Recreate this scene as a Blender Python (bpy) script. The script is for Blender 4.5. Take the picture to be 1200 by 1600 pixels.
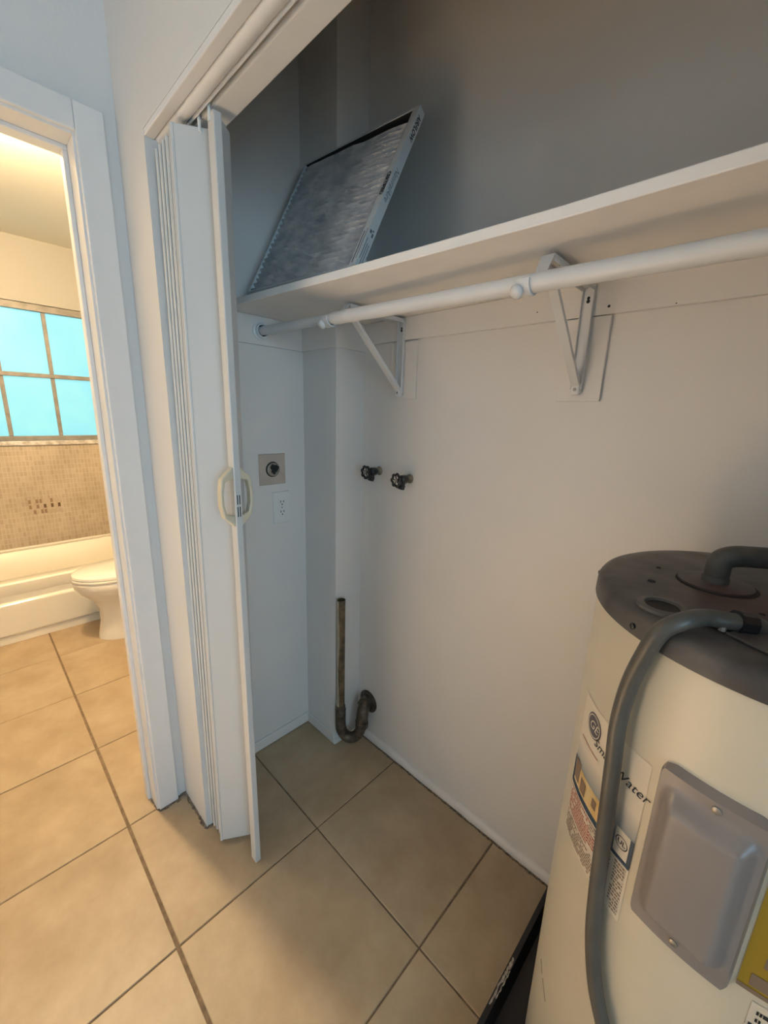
import bpy, math, random
import numpy as np
from mathutils import Vector, Matrix

random.seed(7)
for o in list(bpy.data.objects):
    bpy.data.objects.remove(o)
SC = bpy.context.scene
COL = SC.collection
R = math.radians

# ------------------------------------------------------------------ camera
CAM = Vector((0.9039, -0.2030, 1.4022))
YAW, PITCH, ROLL, FPX = R(43.7055), R(-13.5919), R(1.8233), 629.65
fwd = Vector((-math.sin(YAW)*math.cos(PITCH), math.cos(YAW)*math.cos(PITCH), math.sin(PITCH)))
rgt = Vector((math.cos(YAW), math.sin(YAW), 0))
upv = rgt.cross(fwd)
r2 = rgt*math.cos(ROLL) + upv*math.sin(ROLL)
u2 = -rgt*math.sin(ROLL) + upv*math.cos(ROLL)
cam = bpy.data.objects.new('camera', bpy.data.cameras.new('camera'))
COL.objects.link(cam)
cam.matrix_world = Matrix(((r2.x, u2.x, -fwd.x, CAM.x), (r2.y, u2.y, -fwd.y, CAM.y),
                           (r2.z, u2.z, -fwd.z, CAM.z), (0, 0, 0, 1)))
cam.data.sensor_fit = 'VERTICAL'
cam.data.sensor_height = 36.0
cam.data.lens = 36.0*FPX/1600.0
cam.data.clip_start = 0.01
SC.camera = cam

# ------------------------------------------------------------------ world, daylight, exposure
w = bpy.data.worlds.new('world'); SC.world = w; w.use_nodes = True
w.node_tree.nodes['Background'].inputs[0].default_value = (0.62, 0.82, 1.0, 1)
w.node_tree.nodes['Background'].inputs[1].default_value = 0.6
SC.view_settings.view_transform = 'Standard'
SC.view_settings.look = 'None'
SC.view_settings.exposure = 0.1
SC.view_settings.gamma = 1.0
SC.view_settings.use_curve_mapping = False

def area_light(name, loc, target, sx, sy, power, color):
    l = bpy.data.lights.new(name, 'AREA'); l.shape = 'RECTANGLE'; l.size = sx; l.size_y = sy
    l.energy = power; l.color = color
    o = bpy.data.objects.new(name, l); COL.objects.link(o)
    o.location = loc
    o.rotation_euler = (Vector(target)-Vector(loc)).to_track_quat('-Z', 'Y').to_euler()
    return o
# cool daylight from the hall's right end, through a made-up unseen window
area_light('hall_window_daylight', (2.96, -0.72, 1.50), (0.0, -0.72, 1.45), 1.0, 1.3, 28, (0.48, 0.77, 1.0))
# soft added fill light, set at a made-up glazed door behind the photographer
area_light('hall_door_daylight', (-0.08, -1.31, 1.15), (-0.08, 0.0, 1.15), 0.5, 1.5, 3, (1.0, 0.92, 0.82))
# added sunshine through that made-up door: bounces warm light up off the hall floor
sun = bpy.data.objects.new('sun', bpy.data.lights.new('sun', 'SUN')); COL.objects.link(sun)
sun.data.energy = 78; sun.data.angle = R(1.0); sun.data.color = (1.0, 0.86, 0.68)
sun.rotation_euler = Vector((0.0, 0.37, -0.93)).to_track_quat('-Z', 'Y').to_euler()
BATH_LAMP = 1180.0      # emission strength of the bathroom ceiling lamp

# ------------------------------------------------------------------ materials
def mat(name, col, rough=0.5, metal=0.0, var=0.0, vscale=8.0, col2=None, bump=0.0, bscale=60.0, spec=0.5, coat=0.0):
    m = bpy.data.materials.new(name); m.use_nodes = True
    nt = m.node_tree; b = nt.nodes['Principled BSDF']
    b.inputs['Base Color'].default_value = (*col, 1)
    b.inputs['Roughness'].default_value = rough
    b.inputs['Metallic'].default_value = metal
    b.inputs['Specular IOR Level'].default_value = spec
    b.inputs['Coat Weight'].default_value = coat
    tc = nt.nodes.new('ShaderNodeTexCoord')
    if var or col2:
        n = nt.nodes.new('ShaderNodeTexNoise'); n.inputs['Scale'].default_value = vscale; n.inputs['Detail'].default_value = 6
        nt.links.new(tc.outputs['Object'], n.inputs['Vector'])
        r = nt.nodes.new('ShaderNodeValToRGB')
        c2 = col2 if col2 else tuple(max(0, c*(1-var)) for c in col)
        r.color_ramp.elements[0].position = 0.35; r.color_ramp.elements[0].color = (*c2, 1)
        r.color_ramp.elements[1].position = 0.65; r.color_ramp.elements[1].color = (*col, 1)
        nt.links.new(n.outputs['Fac'], r.inputs[0]); nt.links.new(r.outputs[0], b.inputs['Base Color'])
    if bump:
        n2 = nt.nodes.new('ShaderNodeTexNoise'); n2.inputs['Scale'].default_value = bscale; n2.inputs['Detail'].default_value = 4
        nt.links.new(tc.outputs['Object'], n2.inputs['Vector'])
        bp = nt.nodes.new('ShaderNodeBump'); bp.inputs['Strength'].default_value = bump; bp.inputs['Distance'].default_value = 0.004
        nt.links.new(n2.outputs['Fac'], bp.inputs['Height']); nt.links.new(bp.outputs[0], b.inputs['Normal'])
    return m
def emit(name, col, s, var=None):
    m = bpy.data.materials.new(name); m.use_nodes = True
    b = m.node_tree.nodes['Principled BSDF']
    b.inputs['Base Color'].default_value = (*(c*.15 for c in col), 1); b.inputs['Roughness'].default_value = 0.5
    b.inputs['Emission Color'].default_value = (*col, 1); b.inputs['Emission Strength'].default_value = s
    if var:
        nt = m.node_tree; tc = nt.nodes.new('ShaderNodeTexCoord'); n = nt.nodes.new('ShaderNodeTexNoise')
        n.inputs['Scale'].default_value = 2.5; n.inputs['Detail'].default_value = 3
        nt.links.new(tc.outputs['Object'], n.inputs['Vector'])
        r = nt.nodes.new('ShaderNodeValToRGB')
        r.color_ramp.elements[0].position = .35; r.color_ramp.elements[0].color = (*var, 1)
        r.color_ramp.elements[1].position = .65; r.color_ramp.elements[1].color = (*col, 1)
        nt.links.new(n.outputs['Fac'], r.inputs[0]); nt.links.new(r.outputs[0], b.inputs['Emission Color'])
    return m

M = {}
M['wall'] = mat('painted_wall', (0.67, 0.665, 0.655), 0.6, bump=0.12, bscale=90, var=0.03, vscale=3)
M['closet'] = mat('closet_wall_paint', (0.78, 0.74, 0.70), 0.42, bump=0.10, bscale=60, var=0.05, vscale=2.5)
M['trim'] = mat('gloss_trim_paint', (0.72, 0.715, 0.71), 0.35, bump=0.08, bscale=50, var=0.03, vscale=12)
M['ceil'] = mat('ceiling_paint', (0.80, 0.79, 0.77), 0.8)
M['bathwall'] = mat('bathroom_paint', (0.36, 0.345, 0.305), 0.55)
M['bathceil'] = mat('bathroom_ceiling_paint', (0.80, 0.78, 0.72), 0.7)
M['grout'] = mat('floor_grout', (0.24, 0.165, 0.10), 0.9, var=0.4, vscale=40)
M['vinyl'] = mat('folding_door_vinyl', (0.60, 0.595, 0.58), 0.4, var=0.02, vscale=6)
M['bone'] = mat('bone_plastic', (0.62, 0.55, 0.41), 0.35)
M['whitep'] = mat('white_plastic', (0.78, 0.76, 0.72), 0.35)
M['plate'] = mat('tan_metal_plate', (0.56, 0.45, 0.37), 0.5, var=0.1, vscale=20)
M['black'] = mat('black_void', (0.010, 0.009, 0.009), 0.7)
M['blackp'] = mat('black_paint', (0.012, 0.012, 0.013), 0.3)
M['screw'] = mat('screw_metal', (0.35, 0.32, 0.28), 0.4, 0.8)
M['galv'] = mat('galvanised_metal', (0.36, 0.30, 0.22), 0.45, 0.6, var=0.3, vscale=60)
M['tank'] = mat('heater_enamel', (0.62, 0.555, 0.435), 0.35, var=0.07, vscale=6, bump=0.05, bscale=20)
M['cover'] = mat('grey_plastic_cover', (0.235, 0.205, 0.195), 0.32, var=0.08, vscale=8)
M['foam'] = mat('grey_foam_sleeve', (0.085, 0.080, 0.073), 0.5, var=0.35, vscale=30)
M['hose'] = mat('grey_hose', (0.095, 0.088, 0.076), 0.38, var=0.25, vscale=12)
M['pan'] = mat('black_pan_plastic', (0.014, 0.012, 0.013), 0.4)
M['scuff'] = mat('white_scuff', (0.50, 0.45, 0.38), 0.7, var=0.4, vscale=120)
M['shelf'] = mat('painted_shelf', (0.90, 0.86, 0.82), 0.45, var=0.04, vscale=10, bump=0.15, bscale=40)
M['porcelain'] = mat('porcelain', (0.84, 0.79, 0.70), 0.12, coat=0.3)
M['tub'] = mat('tub_enamel', (0.82, 0.76, 0.63), 0.15, coat=0.3)
M['wframe'] = mat('window_metal', (0.27, 0.245, 0.21), 0.5, 0.2, var=0.3, vscale=20)
M['marble'] = mat('marble_sill', (0.72, 0.68, 0.62), 0.25, vscale=30, col2=(0.40, 0.35, 0.30))
M['pane'] = emit('frosted_daylit_glass', (0.27, 0.78, 0.92), 0.84, (0.38, 0.90, 0.90))
M['lamp'] = emit('opal_lamp_glass', (1.0, 0.73, 0.42), BATH_LAMP)
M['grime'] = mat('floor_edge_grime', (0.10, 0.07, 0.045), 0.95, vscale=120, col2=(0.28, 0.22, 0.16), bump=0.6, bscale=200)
M['card'] = mat('filter_cardboard', (0.60, 0.62, 0.62), 0.7, var=0.08, vscale=40)
M['media'] = mat('dirty_filter_media', (0.50, 0.49, 0.48), 0.95, vscale=26, col2=(0.34, 0.345, 0.36), bump=0.3, bscale=300)
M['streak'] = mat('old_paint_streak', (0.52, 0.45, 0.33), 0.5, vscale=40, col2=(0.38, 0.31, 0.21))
M['ink'] = mat('black_ink', (0.015, 0.015, 0.018), 0.6)
M['inkgrey'] = mat('grey_ink', (0.10, 0.11, 0.14), 0.6)
M['redink'] = mat('red_ink', (0.42, 0.10, 0.06), 0.6)
M['brownink'] = mat('brown_ink', (0.22, 0.15, 0.10), 0.6)
M['labelw'] = mat('label_paper', (0.70, 0.62, 0.50), 0.4)
M['logo'] = mat('logo_grey', (0.12, 0.11, 0.12), 0.4)
M['orange'] = mat('label_orange', (0.62, 0.38, 0.13), 0.45, vscale=50, col2=(0.70, 0.55, 0.30))
M['navy'] = mat('label_navy', (0.03, 0.06, 0.10), 0.4)
M['yellow'] = mat('yellow_guide_paper', (0.33, 0.21, 0.012), 0.5)
M['acc1'] = mat('accent_dark', (0.11, 0.06, 0.025), 0.3)
M['acc2'] = mat('accent_mid', (0.24, 0.16, 0.09), 0.3)
M['acc3'] = mat('accent_light', (0.44, 0.35, 0.25), 0.3)

def tile_mat():
    m = mat('floor_tile_ceramic', (0.60, 0.475, 0.33), 0.42)
    nt = m.node_tree; b = nt.nodes['Principled BSDF']
    tc = nt.nodes.new('ShaderNodeTexCoord'); oi = nt.nodes.new('ShaderNodeObjectInfo')
    add = nt.nodes.new('ShaderNodeVectorMath'); add.operation = 'MULTIPLY_ADD'
    comb = nt.nodes.new('ShaderNodeCombineXYZ')
    for i in range(3): nt.links.new(oi.outputs['Random'], comb.inputs[i])
    nt.links.new(comb.outputs[0], add.inputs[0]); add.inputs[1].default_value = (37, 53, 11)
    nt.links.new(tc.outputs['Object'], add.inputs[2])
    n = nt.nodes.new('ShaderNodeTexNoise'); n.inputs['Scale'].default_value = 6; n.inputs['Detail'].default_value = 9; n.inputs['Roughness'].default_value = .62
    nt.links.new(add.outputs[0], n.inputs['Vector'])
    r = nt.nodes.new('ShaderNodeValToRGB')
    r.color_ramp.elements[0].position = .28; r.color_ramp.elements[0].color = (0.36, 0.255, 0.150, 1)
    r.color_ramp.elements[1].position = .72; r.color_ramp.elements[1].color = (0.485, 0.37, 0.240, 1)
    nt.links.new(n.outputs['Fac'], r.inputs[0]); nt.links.new(r.outputs[0], b.inputs['Base Color'])
    bp = nt.nodes.new('ShaderNodeBump'); bp.inputs['Strength'].default_value = .18; bp.inputs['Distance'].default_value = .003
    n2 = nt.nodes.new('ShaderNodeTexNoise'); n2.inputs['Scale'].default_value = 45; n2.inputs['Detail'].default_value = 5
    nt.links.new(add.outputs[0], n2.inputs['Vector'])
    nt.links.new(n2.outputs['Fac'], bp.inputs['Height']); nt.links.new(bp.outputs[0], b.inputs['Normal'])
    return m
M['tile'] = tile_mat()

def mosaic_mat():
    m = mat('stone_mosaic', (0.6, 0.47, 0.33), 0.45)
    nt = m.node_tree; b = nt.nodes['Principled BSDF']
    tc = nt.nodes.new('ShaderNodeTexCoord'); mp = nt.nodes.new('ShaderNodeMapping')
    mp.inputs['Rotation'].default_value = (0, R(90), 0)
    sep = nt.nodes.new('ShaderNodeSeparateXYZ'); cb = nt.nodes.new('ShaderNodeCombineXYZ')
    nt.links.new(tc.outputs['Object'], sep.inputs[0])
    nt.links.new(sep.outputs['Y'], cb.inputs['X']); nt.links.new(sep.outputs['Z'], cb.inputs['Y'])
    br = nt.nodes.new('ShaderNodeTexBrick'); br.offset = 0.0
    br.inputs['Scale'].default_value = 1.0; br.inputs['Brick Width'].default_value = 0.021; br.inputs['Row Height'].default_value = 0.036
    br.inputs['Mortar Size'].default_value = 0.0022; br.inputs['Bias'].default_value = 0.0
    br.inputs['Color1'].default_value = (0.50, 0.41, 0.30, 1); br.inputs['Color2'].default_value = (0.42, 0.33, 0.23, 1)
    br.inputs['Mortar'].default_value = (0.53, 0.45, 0.34, 1)
    nt.links.new(cb.outputs[0], br.inputs['Vector'])
    nz = nt.nodes.new('ShaderNodeTexNoise'); nz.inputs['Scale'].default_value = 5; nz.inputs['Detail'].default_value = 6
    nt.links.new(tc.outputs['Object'], nz.inputs['Vector'])
    mx = nt.nodes.new('ShaderNodeMixRGB'); mx.blend_type = 'MULTIPLY'; mx.inputs[0].default_value = .5
    rp = nt.nodes.new('ShaderNodeValToRGB'); rp.color_ramp.elements[0].position = .3; rp.color_ramp.elements[0].color = (.6, .56, .5, 1); rp.color_ramp.elements[1].position = .7
    nt.links.new(nz.outputs['Fac'], rp.inputs[0])
    nt.links.new(br.outputs['Color'], mx.inputs[1]); nt.links.new(rp.outputs[0], mx.inputs[2])
    nt.links.new(mx.outputs[0], b.inputs['Base Color'])
    return m
M['mosaic'] = mosaic_mat()

def lid_mat():
    m = mat('weathered_grey_lid', (0.12, 0.11, 0.105), 0.42)
    nt = m.node_tree; b = nt.nodes['Principled BSDF']
    tc = nt.nodes.new('ShaderNodeTexCoord')
    n = nt.nodes.new('ShaderNodeTexNoise'); n.inputs['Scale'].default_value = 9; n.inputs['Detail'].default_value = 8; n.inputs['Roughness'].default_value = .6
    nt.links.new(tc.outputs['Object'], n.inputs['Vector'])
    r = nt.nodes.new('ShaderNodeValToRGB'); e = r.color_ramp.elements
    e[0].position = .36; e[0].color = (0.045, 0.040, 0.038, 1); e[1].position = .62; e[1].color = (0.105, 0.095, 0.088, 1)
    k = e.new(.50); k.color = (0.085, 0.076, 0.071, 1)
    nt.links.new(n.outputs['Fac'], r.inputs[0])
    # rust bloom around the outlet
    vm = nt.nodes.new('ShaderNodeVectorMath'); vm.operation = 'DISTANCE'; vm.inputs[1].default_value = (-0.03, -0.05, 1.16)
    nt.links.new(tc.outputs['Object'], vm.inputs[0])
    n3 = nt.nodes.new('ShaderNodeTexNoise'); n3.inputs['Scale'].default_value = 22; n3.inputs['Detail'].default_value = 6
    nt.links.new(tc.outputs['Object'], n3.inputs['Vector'])
    ma = nt.nodes.new('ShaderNodeMath'); ma.operation = 'MULTIPLY_ADD'; ma.inputs[1].default_value = .22
    nt.links.new(n3.outputs['Fac'], ma.inputs[0]); nt.links.new(vm.outputs['Value'], ma.inputs[2])
    rr = nt.nodes.new('ShaderNodeValToRGB'); rr.color_ramp.elements[0].position = .16; rr.color_ramp.elements[0].color = (.75, .75, .75, 1)
    rr.color_ramp.elements[1].position = .24; rr.color_ramp.elements[1].color = (0, 0, 0, 1)
    nt.links.new(ma.outputs[0], rr.inputs[0])
    mx = nt.nodes.new('ShaderNodeMixRGB'); mx.inputs[2].default_value = (0.085, 0.045, 0.038, 1)
    nt.links.new(rr.outputs[0], mx.inputs[0]); nt.links.new(r.outputs[0], mx.inputs[1])
    nt.links.new(mx.outputs[0], b.inputs['Base Color'])
    rg = nt.nodes.new('ShaderNodeMapRange'); rg.inputs[3].default_value = .30; rg.inputs[4].default_value = .6
    nt.links.new(n3.outputs['Fac'], rg.inputs[0]); nt.links.new(rg.outputs[0], b.inputs['Roughness'])
    return m
M['lid'] = lid_mat()

def pipe_mat():      # stained brass stand pipe, paler strip on one side
    m = mat('stained_pipe', (0.22, 0.16, 0.09), 0.35, 0.35, vscale=35, col2=(0.10, 0.07, 0.045))
    return m
M['brass'] = pipe_mat()
M['trapm'] = mat('old_trap_metal', (0.16, 0.12, 0.085), 0.45, 0.4, vscale=45, col2=(0.06, 0.045, 0.035), bump=.4, bscale=90)

def label_mat():      # printed fade: cream to blue
    m = mat('label_print', (0.7, 0.6, 0.5), 0.4)
    nt = m.node_tree; b = nt.nodes['Principled BSDF']; tc = nt.nodes.new('ShaderNodeTexCoord')
    sep = nt.nodes.new('ShaderNodeSeparateXYZ'); nt.links.new(tc.outputs['Object'], sep.inputs[0])
    mr = nt.nodes.new('ShaderNodeMapRange'); mr.inputs[1].default_value = .80; mr.inputs[2].default_value = .89
    nt.links.new(sep.outputs['Z'], mr.inputs[0])
    r = nt.nodes.new('ShaderNodeValToRGB'); e = r.color_ramp.elements
    e[0].position = .12; e[0].color = (0.07, 0.11, 0.15, 1); e[1].position = .95; e[1].color = (0.70, 0.62, 0.50, 1)
    k = e.new(.55); k.color = (0.33, 0.34, 0.33, 1)
    nt.links.new(mr.outputs[0], r.inputs[0]); nt.links.new(r.outputs[0], b.inputs['Base Color'])
    return m
M['labelp'] = label_mat()

# ------------------------------------------------------------------ mesh helpers
def wloc(o):
    v = Vector((0, 0, 0))
    while o is not None:
        v += o.location; o = o.parent
    return v
class B:
    def __init__(s): s.v = []; s.f = []
    def add(s, vs, fs):
        n = len(s.v); s.v += [tuple(x) for x in vs]; s.f += [tuple(i+n for i in f) for f in fs]; return s
    def box(s, x0, x1, y0, y1, z0, z1):
        return s.add([(x0,y0,z0),(x1,y0,z0),(x1,y1,z0),(x0,y1,z0),(x0,y0,z1),(x1,y0,z1),(x1,y1,z1),(x0,y1,z1)],
                     [(0,3,2,1),(4,5,6,7),(0,1,5,4),(1,2,6,5),(2,3,7,6),(3,0,4,7)])
    def hexa(s, lo, hi):
        """8-corner solid from two quads of 4 points."""
        return s.add(list(lo)+list(hi), [(0,3,2,1),(4,5,6,7),(0,1,5,4),(1,2,6,5),(2,3,7,6),(3,0,4,7)])
    def prism(s, poly, a, b, axis='y'):
        n = len(poly)
        def P(p, t):
            return {'x': (t, p[0], p[1]), 'y': (p[0], t, p[1]), 'z': (p[0], p[1], t)}[axis]
        vs = [P(p, a) for p in poly]+[P(p, b) for p in poly]
        fs = [tuple(range(n))[::-1], tuple(range(n, 2*n))]+[(i, (i+1) % n, n+(i+1) % n, n+i) for i in range(n)]
        return s.add(vs, fs)
    def tube(s, path, r, seg=16, cap=True):
        P = [Vector(p) for p in path]; n = len(P); rr = r if isinstance(r, (list, tuple)) else [r]*n
        T = [(P[min(i+1, n-1)]-P[max(i-1, 0)]).normalized() for i in range(n)]
        a = Vector((0, 0, 1)) if abs(T[0].z) < .9 else Vector((1, 0, 0))
        N = (a - T[0]*a.dot(T[0])).normalized(); vs = []
        for i in range(n):
            N = (N - T[i]*N.dot(T[i])).normalized(); Bn = T[i].cross(N)
            for k in range(seg):
                t = 2*math.pi*k/seg; vs.append(P[i]+(N*math.cos(t)+Bn*math.sin(t))*rr[i])
        fs = [(i*seg+k, i*seg+(k+1) % seg, (i+1)*seg+(k+1) % seg, (i+1)*seg+k) for i in range(n-1) for k in range(seg)]
        if cap: fs += [tuple(range(seg))[::-1], tuple((n-1)*seg+k for k in range(seg))]
        return s.add(vs, fs)
    def lathe(s, prof, loc, axis=(0, 0, 1), seg=48, cap0=True, cap1=True):
        """prof: list of (radius, height along axis)"""
        A = Vector(axis).normalized(); a = Vector((1, 0, 0)) if abs(A.x) < .9 else Vector((0, 1, 0))
        U = (a-A*a.dot(A)).normalized(); V = A.cross(U); L = Vector(loc); vs = []
        for r, h in prof:
            for k in range(seg):
                t = 2*math.pi*k/seg; vs.append(L+A*h+(U*math.cos(t)+V*math.sin(t))*r)
        n = len(prof)
        fs = [(i*seg+k, i*seg+(k+1) % seg, (i+1)*seg+(k+1) % seg, (i+1)*seg+k) for i in range(n-1) for k in range(seg)]
        if cap0: fs.append(tuple(range(seg))[::-1])
        if cap1: fs.append(tuple((n-1)*seg+k for k in range(seg)))
        return s.add(vs, fs)
    def loft(s, rings, cap0=True, cap1=True):
        n = len(rings[0]); vs = [p for r in rings for p in r]
        fs = [(i*n+k, i*n+(k+1) % n, (i+1)*n+(k+1) % n, (i+1)*n+k) for i in range(len(rings)-1) for k in range(n)]
        if cap0: fs.append(tuple(range(n))[::-1])
        if cap1: fs.append(tuple((len(rings)-1)*n+k for k in range(n)))
        return s.add(vs, fs)
    def grid(s, pts, nu, nv):
        fs = [(j*nu+i, j*nu+i+1, (j+1)*nu+i+1, (j+1)*nu+i) for j in range(nv-1) for i in range(nu-1)]
        return s.add(pts, fs)
    def build(s, name, m, parent=None, smooth=False, bevel=0.0, fix=True):
        off = wloc(parent) if parent else Vector((0, 0, 0))
        me = bpy.data.meshes.new(name); me.from_pydata([tuple(Vector(v)-off) for v in s.v], [], s.f)
        if fix:
            import bmesh
            bm = bmesh.new(); bm.from_mesh(me); bmesh.ops.recalc_face_normals(bm, faces=bm.faces); bm.to_mesh(me); bm.free()
        me.materials.append(M[m] if isinstance(m, str) else m)
        o = bpy.data.objects.new(name, me); COL.objects.link(o)
        if parent: o.parent = parent
        if smooth:
            me.shade_smooth()
            try: me.set_sharp_from_angle(angle=R(40))
            except Exception: pass
        if bevel:
            b = o.modifiers.new('bevel', 'BEVEL'); b.width = bevel; b.segments = 2; b.limit_method = 'ANGLE'
        return o
def tag(o, label, cat, group=None):
    o['label'] = label; o['category'] = cat
    if group: o['group'] = group
    return o
def struct(o, label=None):
    o['kind'] = 'structure'
    if label: o['label'] = label
    return o
def thing(name, loc, label, cat, group=None):
    o = bpy.data.objects.new(name, None); COL.objects.link(o); o.location = loc; o.empty_display_size = .05
    return tag(o, label, cat, group)
def bez(p0, p1, p2, n=8):
    p0, p1, p2 = Vector(p0), Vector(p1), Vector(p2)
    return [p0*(1-t)**2+p1*2*t*(1-t)+p2*t*t for t in [i/n for i in range(n+1)]]
def catmull(P, n=8):
    P = [Vector(p) for p in P]; Q = [P[0]*2-P[1]]+P+[P[-1]*2-P[-2]]; out = []
    for i in range(1, len(Q)-2):
        a, b, c, d = Q[i-1:i+3]
        for k in range(n):
            t = k/n; out.append(.5*((2*b)+(c-a)*t+(2*a-5*b+4*c-d)*t*t+(3*b-a-3*c+d)*t**3))
    out.append(P[-1]); return out
def text_geo(body, size, shear=0.0, bold=0.0):
    c = bpy.data.curves.new('t', 'FONT'); c.body = body; c.size = size; c.shear = shear; c.offset = bold
    c.align_x = 'CENTER'; c.align_y = 'CENTER'; c.resolution_u = 3
    o = bpy.data.objects.new('t', c); COL.objects.link(o)
    me = bpy.data.meshes.new_from_object(o)
    vs = [tuple(v.co) for v in me.vertices]; fs = [tuple(p.vertices) for p in me.polygons]
    bpy.data.objects.remove(o); bpy.data.curves.remove(c); bpy.data.meshes.remove(me)
    return vs, fs
def text(name, body, size, fn, m, parent, shear=0.0, bold=0.0):
    vs, fs = text_geo(body, size, shear, bold)
    return B().add([fn(x, y) for x, y, _ in vs], fs).build(name, m, parent, fix=False)

# ================================================================== THE SETTING
XH = -0.455        # face of the hall wall that holds the bathroom doorway
XB = -0.570        # its bathroom face
YF, YI = 0.188, 0.300   # hall face and inner face of the closet's front wall
YB = 0.868         # closet back wall
XL = -0.440        # closet left wall
XO = -0.265        # left edge of the closet opening
XR = 1.24          # right edge of the closet opening
ZH = 2.005         # closet header underside
ZC = 2.95         # hall and closet ceiling
ZCB = 2.45        # bathroom ceiling
XW = -2.87         # bathroom window wall
YT = 0.84          # bathroom right wall
YL = -0.70         # bathroom left wall
TS = 0.457

floor = struct(B().box(-3.0, 3.1, -1.5, 1.0, -0.06, -0.003).build('floor', 'grout'), 'beige square ceramic tile floor with brown grout')
def tile_mesh(sx, sy):
    h, bz = 0.006, 0.0016
    rings = []
    for (g, z) in ((0, -h), (0, -bz), (bz, 0)):
        rings.append([(-sx/2+g, -sy/2+g, z), (sx/2-g, -sy/2+g, z), (sx/2-g, sy/2-g, z), (-sx/2+g, sy/2-g, z)])
    o = B().loft(rings).build('tile', 'tile', floor); me = o.data; bpy.data.objects.remove(o); return me
gw = 0.0048
tA = tile_mesh(TS-gw, TS-gw)
tB = tile_mesh(TS-gw, TS-gw-0.002)
for i in range(-7, 7):
    for j in range(-4, 2):
        me = tB if j in (-1, 0) else tA
        o = bpy.data.objects.new('tile', me); COL.objects.link(o); o.parent = floor
        dy = 0.0010 if j == 0 else (-0.0010 if j == -1 else 0)
        o.location = ((i+.5)*TS, (j+.5)*TS+dy, random.uniform(-.0004, .0004))
        if o.location.x > 3.0 or o.location.x < -2.95: bpy.data.objects.remove(o)

struct(B().box(XB-.02, 3.1, -1.5, 1.0, ZC, ZC+.06).build('ceiling', 'ceil'), 'white painted ceiling')
struct(B().box(XW-.12, XB, YL-.1, YT+.1, ZCB, ZCB+.06).build('ceiling_bathroom', 'bathceil'), 'white bathroom ceiling')
struct(B().box(XL-.13, 1.72, YB, YB+.10, 0, ZC).build('wall_back', 'closet'), 'white painted back wall of the closet')
# hall wall with the bathroom doorway, continuing as the closet's left wall
DY1, DY0, DZ = 0.089, -0.655, 2.033
b = B()
b.box(XB, XH, DY1+.012, YI, 0, ZC)
b.box(XB, XH, DY0-.012, DY1+.012, DZ+.012, ZC)
b.box(XB, XH, -1.45, DY0-.012, 0, ZC)
struct(b.build('wall_left', 'wall'), 'white painted hall wall around the bathroom doorway')
struct(B().box(XB, XL, YI, YB, 0, ZC).build('wall_closet_left', 'closet'), 'white painted left wall of the closet')
struct(B().box(1.60, 1.72, YI, YB, 0, ZC).build('wall_closet_right', 'closet'), 'white painted right wall of the closet')
# closet front wall: stub, header, right part
b = B()
b.box(XH, XO, YF, YI, 0, ZC)
b.box(XO, XR, YF, YI, ZH+.012, ZC)
b.box(XR, 3.0, YF, YI, 0, ZC)
struct(b.build('wall_front', 'wall'), 'white painted wall around the closet opening')
struct(B().box(XL, -0.243, 0.735, YB, 0, ZC).build('wall_chase', 'closet'), 'boxed-in white pipe chase in the closet corner')
# hall enclosure behind the camera
b = B()
b.box(-.6, -.40, -1.45, -1.35, 0, ZC); b.box(.25, 3.1, -1.45, -1.35, 0, ZC); b.box(-.40, .25, -1.45, -1.35, 1.95, ZC)
struct(b.build('wall_behind', 'wall'))
struct(B().box(-.40, -.35, -1.42, -1.37, 0, 1.95).box(.20, .25, -1.42, -1.37, 0, 1.95).box(-.35, .20, -1.42, -1.37, 1.90, 1.95).box(-.35, .20, -1.42, -1.37, 0, .30).build('door_1', 'trim'), 'white glazed hall door')  # made-up door out of view, placed to let in the bounce light
b = B(); x0, x1 = 3.0, 3.1
b.box(x0, x1, -1.35, YF, 0, .85); b.box(x0, x1, -1.35, YF, 2.15, ZC); b.box(x0, x1, -1.35, -1.22, .85, 2.15); b.box(x0, x1, -.22, YF, .85, 2.15)
struct(b.build('wall_right', 'wall'))
win2 = struct(B().box(3.0, 3.04, -1.22, -1.17, .85, 2.15).box(3.0, 3.04, -.27, -.22, .85, 2.15).box(3.0, 3.04, -1.17, -.27, .85, .9).box(3.0, 3.04, -1.17, -.27, 2.1, 2.15).build('window_2', 'trim'))  # unseen window frame, added to go with the cool daylight

# ---- header detail under the closet lintel
struct(B().box(XO, XR, YF, YF+.022, ZH-.002, ZH+.012).build('trim_1', 'trim', bevel=.002), 'white casing edge under the closet header')
struct(B().box(XO, XR, YI-.046, YI, ZH-.004, ZH+.012).build('trim_2', 'trim', bevel=.002), 'inner board of the closet header')
# ---- bathroom door lining and casing
b = B()
b.box(XB-.012, XH+.004, DY1, DY1+.012, 0, DZ+.012)
b.box(XB-.012, XH+.004, DY0-.012, DY0, 0, DZ+.012)
b.box(XB-.012, XH+.004, DY0, DY1, DZ, DZ+.012)
jamb = struct(b.build('trim_3', 'trim', bevel=.0015), 'white door lining of the bathroom doorway')
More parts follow.
